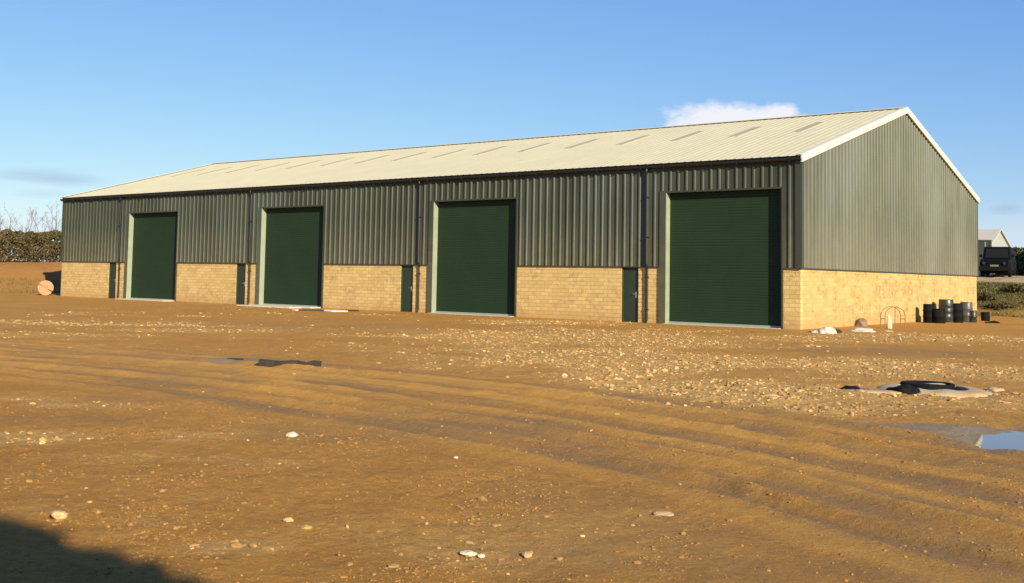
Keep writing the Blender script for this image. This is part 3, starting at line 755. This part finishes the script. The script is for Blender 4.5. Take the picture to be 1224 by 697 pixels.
# ------------------------------------------------------------------ vegetation
def leaves(n, posfn, size, mat, name, parent=None, blade=False):
    V = []; F = []
    for i in range(n):
        p = posfn(i)
        if p is None: continue
        s = size*random.uniform(.5, 1.4)
        if blade:
            d = Vector((random.gauss(0, .35), random.gauss(0, .35), 1)).normalized()*s; w_ = Vector((random.uniform(-1, 1), random.uniform(-1, 1), 0)).normalized()*s*.10
            pts = [p-w_, p+w_, p+d*.6+w_*.6+Vector((d.x*.2, d.y*.2, 0)), p+d]
        else:
            u_ = Vector((random.gauss(0, 1), random.gauss(0, 1), random.gauss(0, 1))).normalized(); v_ = u_.cross(Vector((random.gauss(0, 1), random.gauss(0, 1), random.gauss(0, 1)))).normalized()
            pts = [p-u_*s, p-v_*s*.45, p+u_*s, p+v_*s*.45]
        k = len(V); V += [tuple(q) for q in pts]; F.append((k, k+1, k+2, k+3))
    me = bpy.data.meshes.new(name); me.from_pydata(V, [], F); me.materials.append(mat); me.update()
    o = bpy.data.objects.new(name, me); COL.objects.link(o)
    if parent: o.parent = parent
    return o
def hedge(a, c, w, hgt, n, mat, label, size=.12, zoff=0., cat='hedge', name='hedge'):
    a = Vector((a[0], a[1], 0)); c = Vector((c[0], c[1], 0)); L = (c-a).length; d = (c-a)/L; nn = Vector((-d.y, d.x, 0))
    t = empty(name, ((a.x+c.x)/2, (a.y+c.y)/2, H((a.x+c.x)/2, (a.y+c.y)/2))); tag(t, label, cat)
    org = t.location.copy()
    # precompute local ground
    K = 60; gz = height(np.array([a.x+d.x*L*k/K for k in range(K+1)]), np.array([a.y+d.y*L*k/K for k in range(K+1)]))
    def pos(i):
        s = random.random(); x = s*L; top = hgt*(.80+.30*mnoise.noise(Vector((x*.45, 3, zoff)))+.22*mnoise.noise(Vector((x*1.6, 9, 1))))
        zz = top*random.random()**.85; ww = w*(.75+.35*mnoise.noise(Vector((x*.8, zz, 5))))*math.sqrt(max(0.02, 1-(zz/top)**2.5))
        q_ = random.choice((-1, 1))*ww*random.random()**.4
        if mnoise.noise(Vector((x*1.8, zz*2.2, q_*1.5))) < -.32 and random.random() < .85: return None
        p_ = a+d*x+nn*q_; p_.z = gz[min(K, int(s*K))]+zz; return p_-org
    leaves(n, pos, size, mat, 'foliage', t)
    for k in range(int(L*.5)):
        m = MB(); x = random.uniform(0, L); p0 = a+d*x+nn*random.uniform(-w*.3, w*.3); z0 = gz[min(K, int(x/L*K))]
        pts = [Vector((p0.x, p0.y, z0-.1))-org]; hh = hgt*random.uniform(.6, 1.05)
        for j in range(1, 5): pts.append(pts[-1]+Vector((random.gauss(0, .12), random.gauss(0, .12), hh/4)))
        m.tube(pts, [.045, .035, .025, .015, .008], 5); m.build('stem', M['bark'], t)
    return t
# left: bramble hedge on the earth bank
hedge((-61.2, -14), (-61.2, 34), 1.6, 2.6, 90000, M['leaf_brown'], 'dark brown bramble hedge along the top of the orange earth bank', .105)
# right: bushes beyond the vehicle
p0 = D(1213, 320, 112); p1 = D(1262, 320, 104)
hedge(p0, p1, 2.6, 3.3, 26000, M['leaf_green'], 'greenish brown hedge beyond the dark off-roader at the right edge', .14)
# unseen hedge added behind the photographer to shade the lower left corner
hedge((-8, -41.0), (46, -41.0), 1.0, 1., 10, M['leaf_green'], 'x', .1) if False else None
def shadow_hedge():
    y0 = -38.0; a = (-6, y0); c = (44, y0)
    t = empty('hedge', (19, y0, H(19, y0))); tag(t, 'tall clipped hedge added unseen behind the photographer to cast the foreground shadow', 'hedge')
    org = t.location.copy(); Ht = 5.10
    def pos(i):
        x = random.uniform(-6, 44)
        top = Ht+.12*mnoise.noise(Vector((x*1.3, 0, 0)))+.08*mnoise.noise(Vector((x*4, 0, 3)))+(.17 if 23.15 < x < 23.6 else 0)
        r_ = random.random()
        if r_ < .35: zz = top-abs(random.gauss(0, .12))
        else: zz = random.uniform(0, top)
        return Vector((x, y0+random.uniform(-.55, .55), zz))-org
    leaves(52000, pos, .16, M['leaf_green'], 'foliage', t)
    m = MB()
    m.box((-6+.2-org.x, -.45, -.2), (44-.2-org.x, .45, Ht-.25)); m.build('caster_core', M['leaf_brown'], t)  # solid block added inside the hedge to stop the sun
shadow_hedge()
# rough grass on the banks
def gpos_r(i):
    for _ in range(20):
        x = random.uniform(-1, 14); y = random.uniform(24.2, 29.2)
        return (x, y)
def grass_patch(n, xr, yr, size, label):
    P_ = np.stack([RNG.uniform(*xr, n), RNG.uniform(*yr, n)], 1)
    nzv = fbm(P_[:, 0], P_[:, 1], 1.3, 3, .6, 21.); P_ = P_[nzv > -.25]; z = height(P_[:, 0], P_[:, 1])
    o = leaves(len(P_), lambda i: Vector((P_[i, 0], P_[i, 1], z[i]-.02)), size, M['grass'], 'rough_grass', None, True); tag(o, label, 'grass', kind='stuff')
grass_patch(42000, (-3, 18), (24.6, 28.8), .13, 'rough tufted winter grass on the bank behind the warehouse')
grass_patch(9000, (-57, -53.5), (-9, 14), .16, 'thin green grass along the foot of the orange earth bank')

# low scrub tufts on the right-hand bank
for k, (u, d_, hh, lab) in enumerate([(1177, 64.2, .34, 'dark low bramble bush on the grass bank beside the warehouse rear corner'), (1197, 63.3, .26, 'brown low bramble bush in the middle of the grass bank'), (1217, 64.8, .32, 'low bramble bush on the grass bank at the right edge')]):
    p = D(u, 370, d_); t = empty('bush', (p[0], p[1], H(p[0], p[1]))); tag(t, lab, 'bush')
    def pos(i, hh=hh):
        v = Vector((random.gauss(0, 1), random.gauss(0, 1), random.gauss(0, 1))).normalized()*random.random()**.4
        k_ = 1+.35*mnoise.noise(v*2+Vector((hh*40, 0, 0))); return Vector((v.x*.8*k_, v.y*.6*k_, abs(v.z)*hh*k_+.03))
    leaves(900, pos, .06, M['leaf_brown'], 'foliage', t)
    m = MB()
    for j in range(7):
        an = j*.9; m = MB(); m.tube([(0, 0, -.05), (.3*math.cos(an), .3*math.sin(an), hh*.5), (.6*math.cos(an), .6*math.sin(an), hh*.8)], [.015, .01, .005], 4); m.build('stem', M['bark'], t)

# bare winter trees
def bare_tree(loc, hgt, seed, label):
    rnd = random.Random(seed); t = empty('bare_tree', loc); tag(t, label, 'tree', 'bare trees behind the left hedge')
    tr_ = MB(); cr = MB()
    def branch(mb, p, d, L, r, lvl):
        n_ = 4; pts = [p]; dd = d.copy(); rs = [r]
        for i in range(n_):
            dd = (dd+Vector((rnd.gauss(0, .13), rnd.gauss(0, .13), rnd.gauss(.03, .06)))).normalized(); pts.append(pts[-1]+dd*L/n_); rs.append(r*(1-.75*(i+1)/n_))
        mb.tube(pts, rs, 5 if lvl == 0 else 3, cap=False)
        if lvl >= 3: return
        for k in range((9, 5, 3)[lvl]):
            f_ = rnd.uniform(.28, 1.) if lvl == 0 else rnd.uniform(.2, 1); i = min(n_-1, int(f_*n_)); q = pts[i].lerp(pts[i+1], f_*n_-i)
            a = rnd.uniform(0, 6.28); sp = rnd.uniform(.35, .75)
            nd = (dd*(1-sp*.4)+Vector((math.cos(a), math.sin(a), rnd.uniform(0, .5)))*sp).normalized()
            branch(cr, q, nd, L*rnd.uniform(.30, .48)*(1.15-f_*.4), max(.010, rs[i]*.42), lvl+1)
    branch(tr_, Vector((0, 0, -.3)), Vector((0, 0, 1)), hgt, 0.07+hgt*.006, 0)
    tr_.build('trunk', M['bark'], t); cr.build('crown', M['bark'], t)
tl = [(-14, 252, 'far left of the group, partly out of the frame'), (4, 254, 'leftmost in full view'), (14, 245, 'tall one second from the left'), (25, 256, 'short one third from the left'), (36, 249, 'fourth from the left with a leaning crown'),
      (45, 255, 'small fifth from the left'), (54, 250, 'sixth from the left, straight stem'), (62, 246, 'slim one close to the warehouse'), (71, 243, 'tallest, touching the warehouse corner'), (84, 250, 'hidden behind the warehouse corner')]
for k, (u, vt, lab) in enumerate(tl):
    d_ = 150+random.uniform(-12, 12); p = D(u, vt, d_); z0 = H(p[0], p[1])
    bare_tree((p[0], p[1], z0), (p[2]-z0)*.84, 40+k, 'bare winter tree on the skyline, '+lab)

# ------------------------------------------------------------------ far right: container, off-roader, distant barn
def ground_at(u, d_):
    p = D(u, 335, d_); return p[0], p[1], H(p[0], p[1])
x_, y_, z_ = ground_at(1193.5, 80)
face = math.atan2(-(x_-CAM[0]), (y_-CAM[1]))   # local -y looks to the camera
car = empty('off_roader', (x_, y_, z_), face-.10); tag(car, 'dark boxy off-roader parked on the bank, facing the yard', 'off-road vehicle')
m = MB()
def slab(mb, prof_xz, y0, y1):
    n_ = len(prof_xz); mb.add([(x, y0, z) for x, z in prof_xz]+[(x, y1, z) for x, z in prof_xz], [tuple(range(n_)), tuple(range(2*n_-1, n_-1, -1))]+[(k+n_, (k+1) % n_+n_, (k+1) % n_, k) for k in range(n_)])
# side profile extruded across, in y (length) and z
sp = [(-2.2, .45), (-2.2, 1.05), (-2.05, 1.13), (-.95, 1.2), (-.62, 1.95), (-.45, 2.02), (2.0, 2.02), (2.15, 1.9), (2.2, 1.1), (2.2, .45)]
def side(mb, pr, xa, xb, ta=None):
    n_ = len(pr); ins = lambda z, x: x*(1-.09*max(0, (z-1.15))/.9)
    mb.add([(ins(z, xa), y, z) for y, z in pr]+[(ins(z, xb), y, z) for y, z in pr], [tuple(range(n_-1, -1, -1)), tuple(range(n_, 2*n_))]+[(k, (k+1) % n_, (k+1) % n_+n_, k+n_) for k in range(n_)])
side(m, sp, -.88, .88); m.build('body', M['carpaint'], car, bevel=.05)
m = MB(); m.add([(-.72, -.965, 1.27), (.72, -.965, 1.27), (.66, -.70, 1.87), (-.66, -.70, 1.87)], [(0, 1, 2, 3)])
m.v = [(x, y-.02, z) for x, y, z in m.v]; m.build('windscreen', M['glass'], car)
for s in (-1, 1):
    m = MB(); q_ = [(-.7, 1.27), (1.95, 1.27), (1.95, 1.82), (-.45, 1.82)]
    m.add([(s*(.895-.09*.88*max(0, z-1.15)/.9), y, z) for y, z in q_], [(0, 1, 2, 3)]); m.build('side_window', M['glass'], car)
    m = MB()
    for yc in (-1.4, 1.35):
        m = MB(); m.box((s*.80-.14, yc-.50, .62), (s*.80+.14, yc+.50, .98)); m.build('wheel_arch', M['rubber'], car, bevel=.04)
    m = MB(); m.lathe([(0, 0), (.11, 0), (.12, .04)], 16); h_ = m.build('headlight', M['lamp'], car); h_.rotation_euler = (R(90), 0, 0); h_.location = (s*.62, -2.23, .90)
    m = MB(); m.box((s*.99-.09, -.85, 1.3), (s*.99+.09, -.78, 1.5)); m.build('mirror', M['rubber'], car, bevel=.02)
    for yc in (-1.4, 1.35):
        m = MB(); m.lathe([(.20, -.11), (.37, -.11), (.40, -.08), (.40, .08), (.37, .11), (.20, .11)], 24); w_ = m.build('wheel', M['rubber'], car, smooth=False); w_.rotation_euler = (0, R(90), 0); w_.location = (s*.82, yc, .40)
        m = MB(); m.lathe([(0, -.07), (.2, -.09), (.2, .09), (0, .07)], 16); m.build('rim', M['rubber'], w_)
m = MB(); m.box((-.80, -2.1, .26), (.80, 2.0, .452)); m.build('chassis', M['rubber'], car)
m = MB(); m.box((-.98, -2.34, .38), (.98, -2.2, .66)); m.build('bumper', M['rubber'], car, bevel=.03)
m = MB()
for k in range(5): m.box((-.42, -2.225, .76+k*.06), (.42, -2.205, .79+k*.06))
m.build('grille', M['rubber'], car)
m = MB(); m.box((-.26, -2.365, .66), (.26, -2.35, .78)); m.build('number_plate', M['plate'], car)

# container
x_, y_, z_ = ground_at(1162.5, 84)
ct = empty('shipping_container', (x_, y_, z_), face+.10); tag(ct, 'dark green shipping container left of the off-roader, partly behind the warehouse', 'container')
m = MB(); 
W2, LL, HH = 1.22, 6.0, 2.55
nrib = 24; vs = []
for s in (-1, 1):
    m2 = []
    for k in range(nrib*4+1):
        yy = k*LL/(nrib*4); dx = .035 if k % 4 in (1, 2) else 0; m2 += [(s*(W2-.02-dx), yy, .15), (s*(W2-.02-dx), yy, HH-.12)]
    m.add(m2, [(2*i, 2*i+2, 2*i+3, 2*i+1) for i in range(nrib*4)])
m.box((-W2+.02, .05, HH-.11), (W2-.02, LL-.05, HH-.03)); m.box((-W2+.02, LL-.04, .12), (W2-.02, LL, HH-.1)); m.box((-W2+.1, .1, .02), (W2-.1, LL-.1, .14))
m.build('body', M['container'], ct)
m = MB()
for s in (-1, 1):
    for yy in (0, LL-.12): m.box((s*W2-.06, yy, 0), (s*W2+.06, yy+.12, HH))
for zz in (0, HH-.12):
    m.box((-W2+.06, .0, zz+.003), (W2-.06, .11, zz+.117))
    for s in (-1, 1): m.box((s*W2-.055, .12, zz+.003), (s*W2+.055, LL-.12, zz+.117))
m.build('frame', M['container'], ct)
for s in (-1, 1):
    m = MB(); x0_, x1_ = sorted((s*.01, s*(W2-.07))); m.box((x0_, .03, .13), (x1_, .07, HH-.13)); d_ = m.build('door', M['container'], ct)
    m = MB()
    for fx in (.35, .85): m.tube([(s*fx, .01, .15), (s*fx, .01, HH-.15)], .018, 8)
    m.build('lock_bar', M['steel'], d_)

# distant barn
x_, y_, z_ = ground_at(1196, 168)
apex = D(1194.5, 275.5, 168); hR = apex[2]-z_; eav = D(1211, 303, 172)[2]-z_
bn = empty('barn', (apex[0], apex[1], z_)); tag(bn, 'distant barn with pale roof and light grey gable, beyond the container', 'barn')
hw, bl_ = 7.4, 34
m = MB(); m.add([(0, -hw, 0), (0, hw, 0), (0, hw, eav), (0, 0, hR), (0, -hw, eav)], [(0, 1, 2, 3, 4)]); m.add([(-bl_, -hw, 0), (-bl_, hw, 0), (-bl_, hw, eav), (-bl_, 0, hR), (-bl_, -hw, eav)], [(4, 3, 2, 1, 0)])
m.quad((0, -hw, 0), (0, -hw, eav), (-bl_, -hw, eav), (-bl_, -hw, 0)); m.quad((0, hw, 0), (-bl_, hw, 0), (-bl_, hw, eav), (0, hw, eav)); m.build('wall', M['farwall'], bn)
m = MB()
for s in (-1, 1):
    o_ = .3; ze = eav-(hR-eav)/hw*o_
    m.add([(o_, s*(hw+o_), ze+.05), (o_, 0, hR+.05), (-bl_-o_, 0, hR+.05), (-bl_-o_, s*(hw+o_), ze+.05), (o_, s*(hw+o_), ze+.2), (o_, 0, hR+.2), (-bl_-o_, 0, hR+.2), (-bl_-o_, s*(hw+o_), ze+.2)],
          [(0, 1, 2, 3), (4, 7, 6, 5), (0, 4, 5, 1), (3, 2, 6, 7), (0, 3, 7, 4)])
m.build('roof', M['farroof'], bn)
m = MB(); m.box((.01, -2.4, 0), (.06, 2.4, 4.2)); m.build('barn_door', M['soffit'], bn)

# ------------------------------------------------------------------ light, sky
SUN_AZ = R(65)      # measured from the building's front normal (-y) towards +x
SUN_EL = R(21)
sd = Vector((math.sin(SUN_AZ)*math.cos(SUN_EL), -math.cos(SUN_AZ)*math.cos(SUN_EL), math.sin(SUN_EL)))
L_ = bpy.data.lights.new('sun', 'SUN'); L_.energy = 5.0; L_.angle = R(.53); L_.color = (1., .87, .65)
lo = bpy.data.objects.new('sun', L_); COL.objects.link(lo); lo.rotation_euler = sd.to_track_quat('Z', 'Y').to_euler(); lo.location = (30, -50, 30)
wd = bpy.data.worlds.new('World'); SC.world = wd; wd.use_nodes = True; nt = wd.node_tree
for n_ in list(nt.nodes): nt.nodes.remove(n_)
N_ = nt.nodes.new; LK = nt.links.new
out = N_('ShaderNodeOutputWorld'); bg = N_('ShaderNodeBackground'); bg.inputs['Strength'].default_value = .080
sky = N_('ShaderNodeTexSky'); sky.sky_type = 'NISHITA'; sky.sun_disc = False; sky.sun_elevation = SUN_EL
sky.sun_rotation = math.atan2(sd.x, sd.y); sky.air_density = 1.0; sky.dust_density = .1; sky.ozone_density = 2.2; sky.altitude = 0
tc = N_('ShaderNodeTexCoord')
def dirv(u, v): r = ray(u, v); return r/np.linalg.norm(r)
def mathn(op, a, b=None, c=None, clamp=False):
    x = N_('ShaderNodeMath'); x.operation = op; x.use_clamp = clamp
    for i, q in enumerate((a, b, c)):
        if q is None: continue
        if hasattr(q, 'is_linked'): LK(q, x.inputs[i])
        else: x.inputs[i].default_value = q
    return x.outputs[0]
sepd = N_('ShaderNodeSeparateXYZ'); LK(tc.outputs['Generated'], sepd.inputs[0])
az = mathn('ARCTAN2', sepd.outputs[0], sepd.outputs[1]); el = mathn('ARCSINE', sepd.outputs[2])
cmb = N_('ShaderNodeCombineXYZ'); LK(az, cmb.inputs[0]); LK(el, cmb.inputs[1])
def cnoise(scale, sx, sy, detail=6, off=0., rough=.6):
    mp = N_('ShaderNodeMapping'); mp.inputs['Scale'].default_value = (sx, sy, 1); mp.inputs['Location'].default_value = (off, off, off); LK(cmb.outputs[0], mp.inputs[0])
    x = N_('ShaderNodeTexNoise'); x.inputs['Scale'].default_value = scale; x.inputs['Detail'].default_value = detail; x.inputs['Roughness'].default_value = rough; LK(mp.outputs[0], x.inputs['Vector']); return x.outputs['Fac']
def blob(u, v, ru, rv):      # elliptic falloff about a direction of the sky; radii in degrees
    d = dirv(u, v); a0 = math.atan2(d[0], d[1]); e0 = math.asin(d[2])
    da = mathn('DIVIDE', mathn('SUBTRACT', az, a0), R(ru)); de = mathn('DIVIDE', mathn('SUBTRACT', el, e0), R(rv))
    r2 = mathn('ADD', mathn('MULTIPLY', da, da), mathn('MULTIPLY', de, de)); return mathn('SQRT', r2)
def cover(bl, ns, amp, soft):
    x = mathn('SUBTRACT', 1., bl); x = mathn('ADD', x, mathn('MULTIPLY', mathn('SUBTRACT', ns, .5), amp)); x = mathn('DIVIDE', x, soft, clamp=True); return mathn('SMOOTH_MIN', x, 1., .1, clamp=True)
sepc = N_('ShaderNodeSeparateColor'); cmbc = N_('ShaderNodeCombineColor'); LK(sky.outputs[0], sepc.inputs[0])
for i_, (pw, k_) in enumerate([(.95, .755), (.80, 1.165), (.36, 3.5)]):
    LK(mathn('MULTIPLY', mathn('POWER', sepc.outputs[i_], pw), k_), cmbc.inputs[i_])
col = cmbc.outputs[0]
def mixc(fac, a, b):
    x = N_('ShaderNodeMix'); x.data_type = 'RGBA'; LK(fac, x.inputs[0]); LK(a, x.inputs[6])
    if hasattr(b, 'is_linked'): LK(b, x.inputs[7])
    else: x.inputs[7].default_value = (*b, 1)
    return x.outputs[2]
CL = (7.0, 7.1, 7.6)
nf = cnoise(34, 1, 1.5, 9, 3.2, .62)
for (u, v, ru, rv) in [(862, 141, 2.9, 1.05), (890, 148, 4.0, .7), (932, 136, 1.0, .75)]:
    f_ = cover(blob(u, v, ru, rv), nf, 1.9, .6); col = mixc(f_, col, CL)
wisp = cnoise(9, 1, 7, 5, 8.)
for (u, v, ru, rv, st) in [(40, 208, 3.2, .5, .45), (75, 216, 2.4, .35, .4), (50, 232, 1.6, .3, .3), (1203, 249, 1.0, .35, .7)]:
    f_ = mathn('MULTIPLY', cover(blob(u, v, ru, rv), wisp, 1.6, .9), st); col = mixc(f_, col, (3.0, 4.1, 5.6))
hz_ = cnoise(6, 1, 3, 4, 1.)
for (u, v, ru, rv, st) in [(30, 292, 12, 1.9, .8), (1235, 290, 6, 2.0, .45)]:
    f_ = mathn('MULTIPLY', cover(blob(u, v, ru, rv), hz_, .9, 1.), st); col = mixc(f_, col, (5.8, 6.6, 7.7))
LK(col, bg.inputs[0]); LK(bg.outputs[0], out.inputs[0])

# ------------------------------------------------------------------ camera
cd = bpy.data.cameras.new('camera'); cam = bpy.data.objects.new('camera', cd); COL.objects.link(cam); SC.camera = cam
cd.sensor_width = 36; cd.lens = FPX/1224*36; cd.shift_y = -(348.5-PV)/1224; cd.clip_start = .1; cd.clip_end = 6000
mt = Matrix(((R2[0], U2[0], -FW[0], CAM[0]), (R2[1], U2[1], -FW[1], CAM[1]), (R2[2], U2[2], -FW[2], CAM[2]), (0, 0, 0, 1)))
cam.matrix_world = mt
vs_ = SC.view_settings; vs_.view_transform = 'Standard'; vs_.look = 'None'; vs_.exposure = .67; vs_.gamma = 1
SC.cycles.max_bounces = 6; SC.cycles.diffuse_bounces = 3
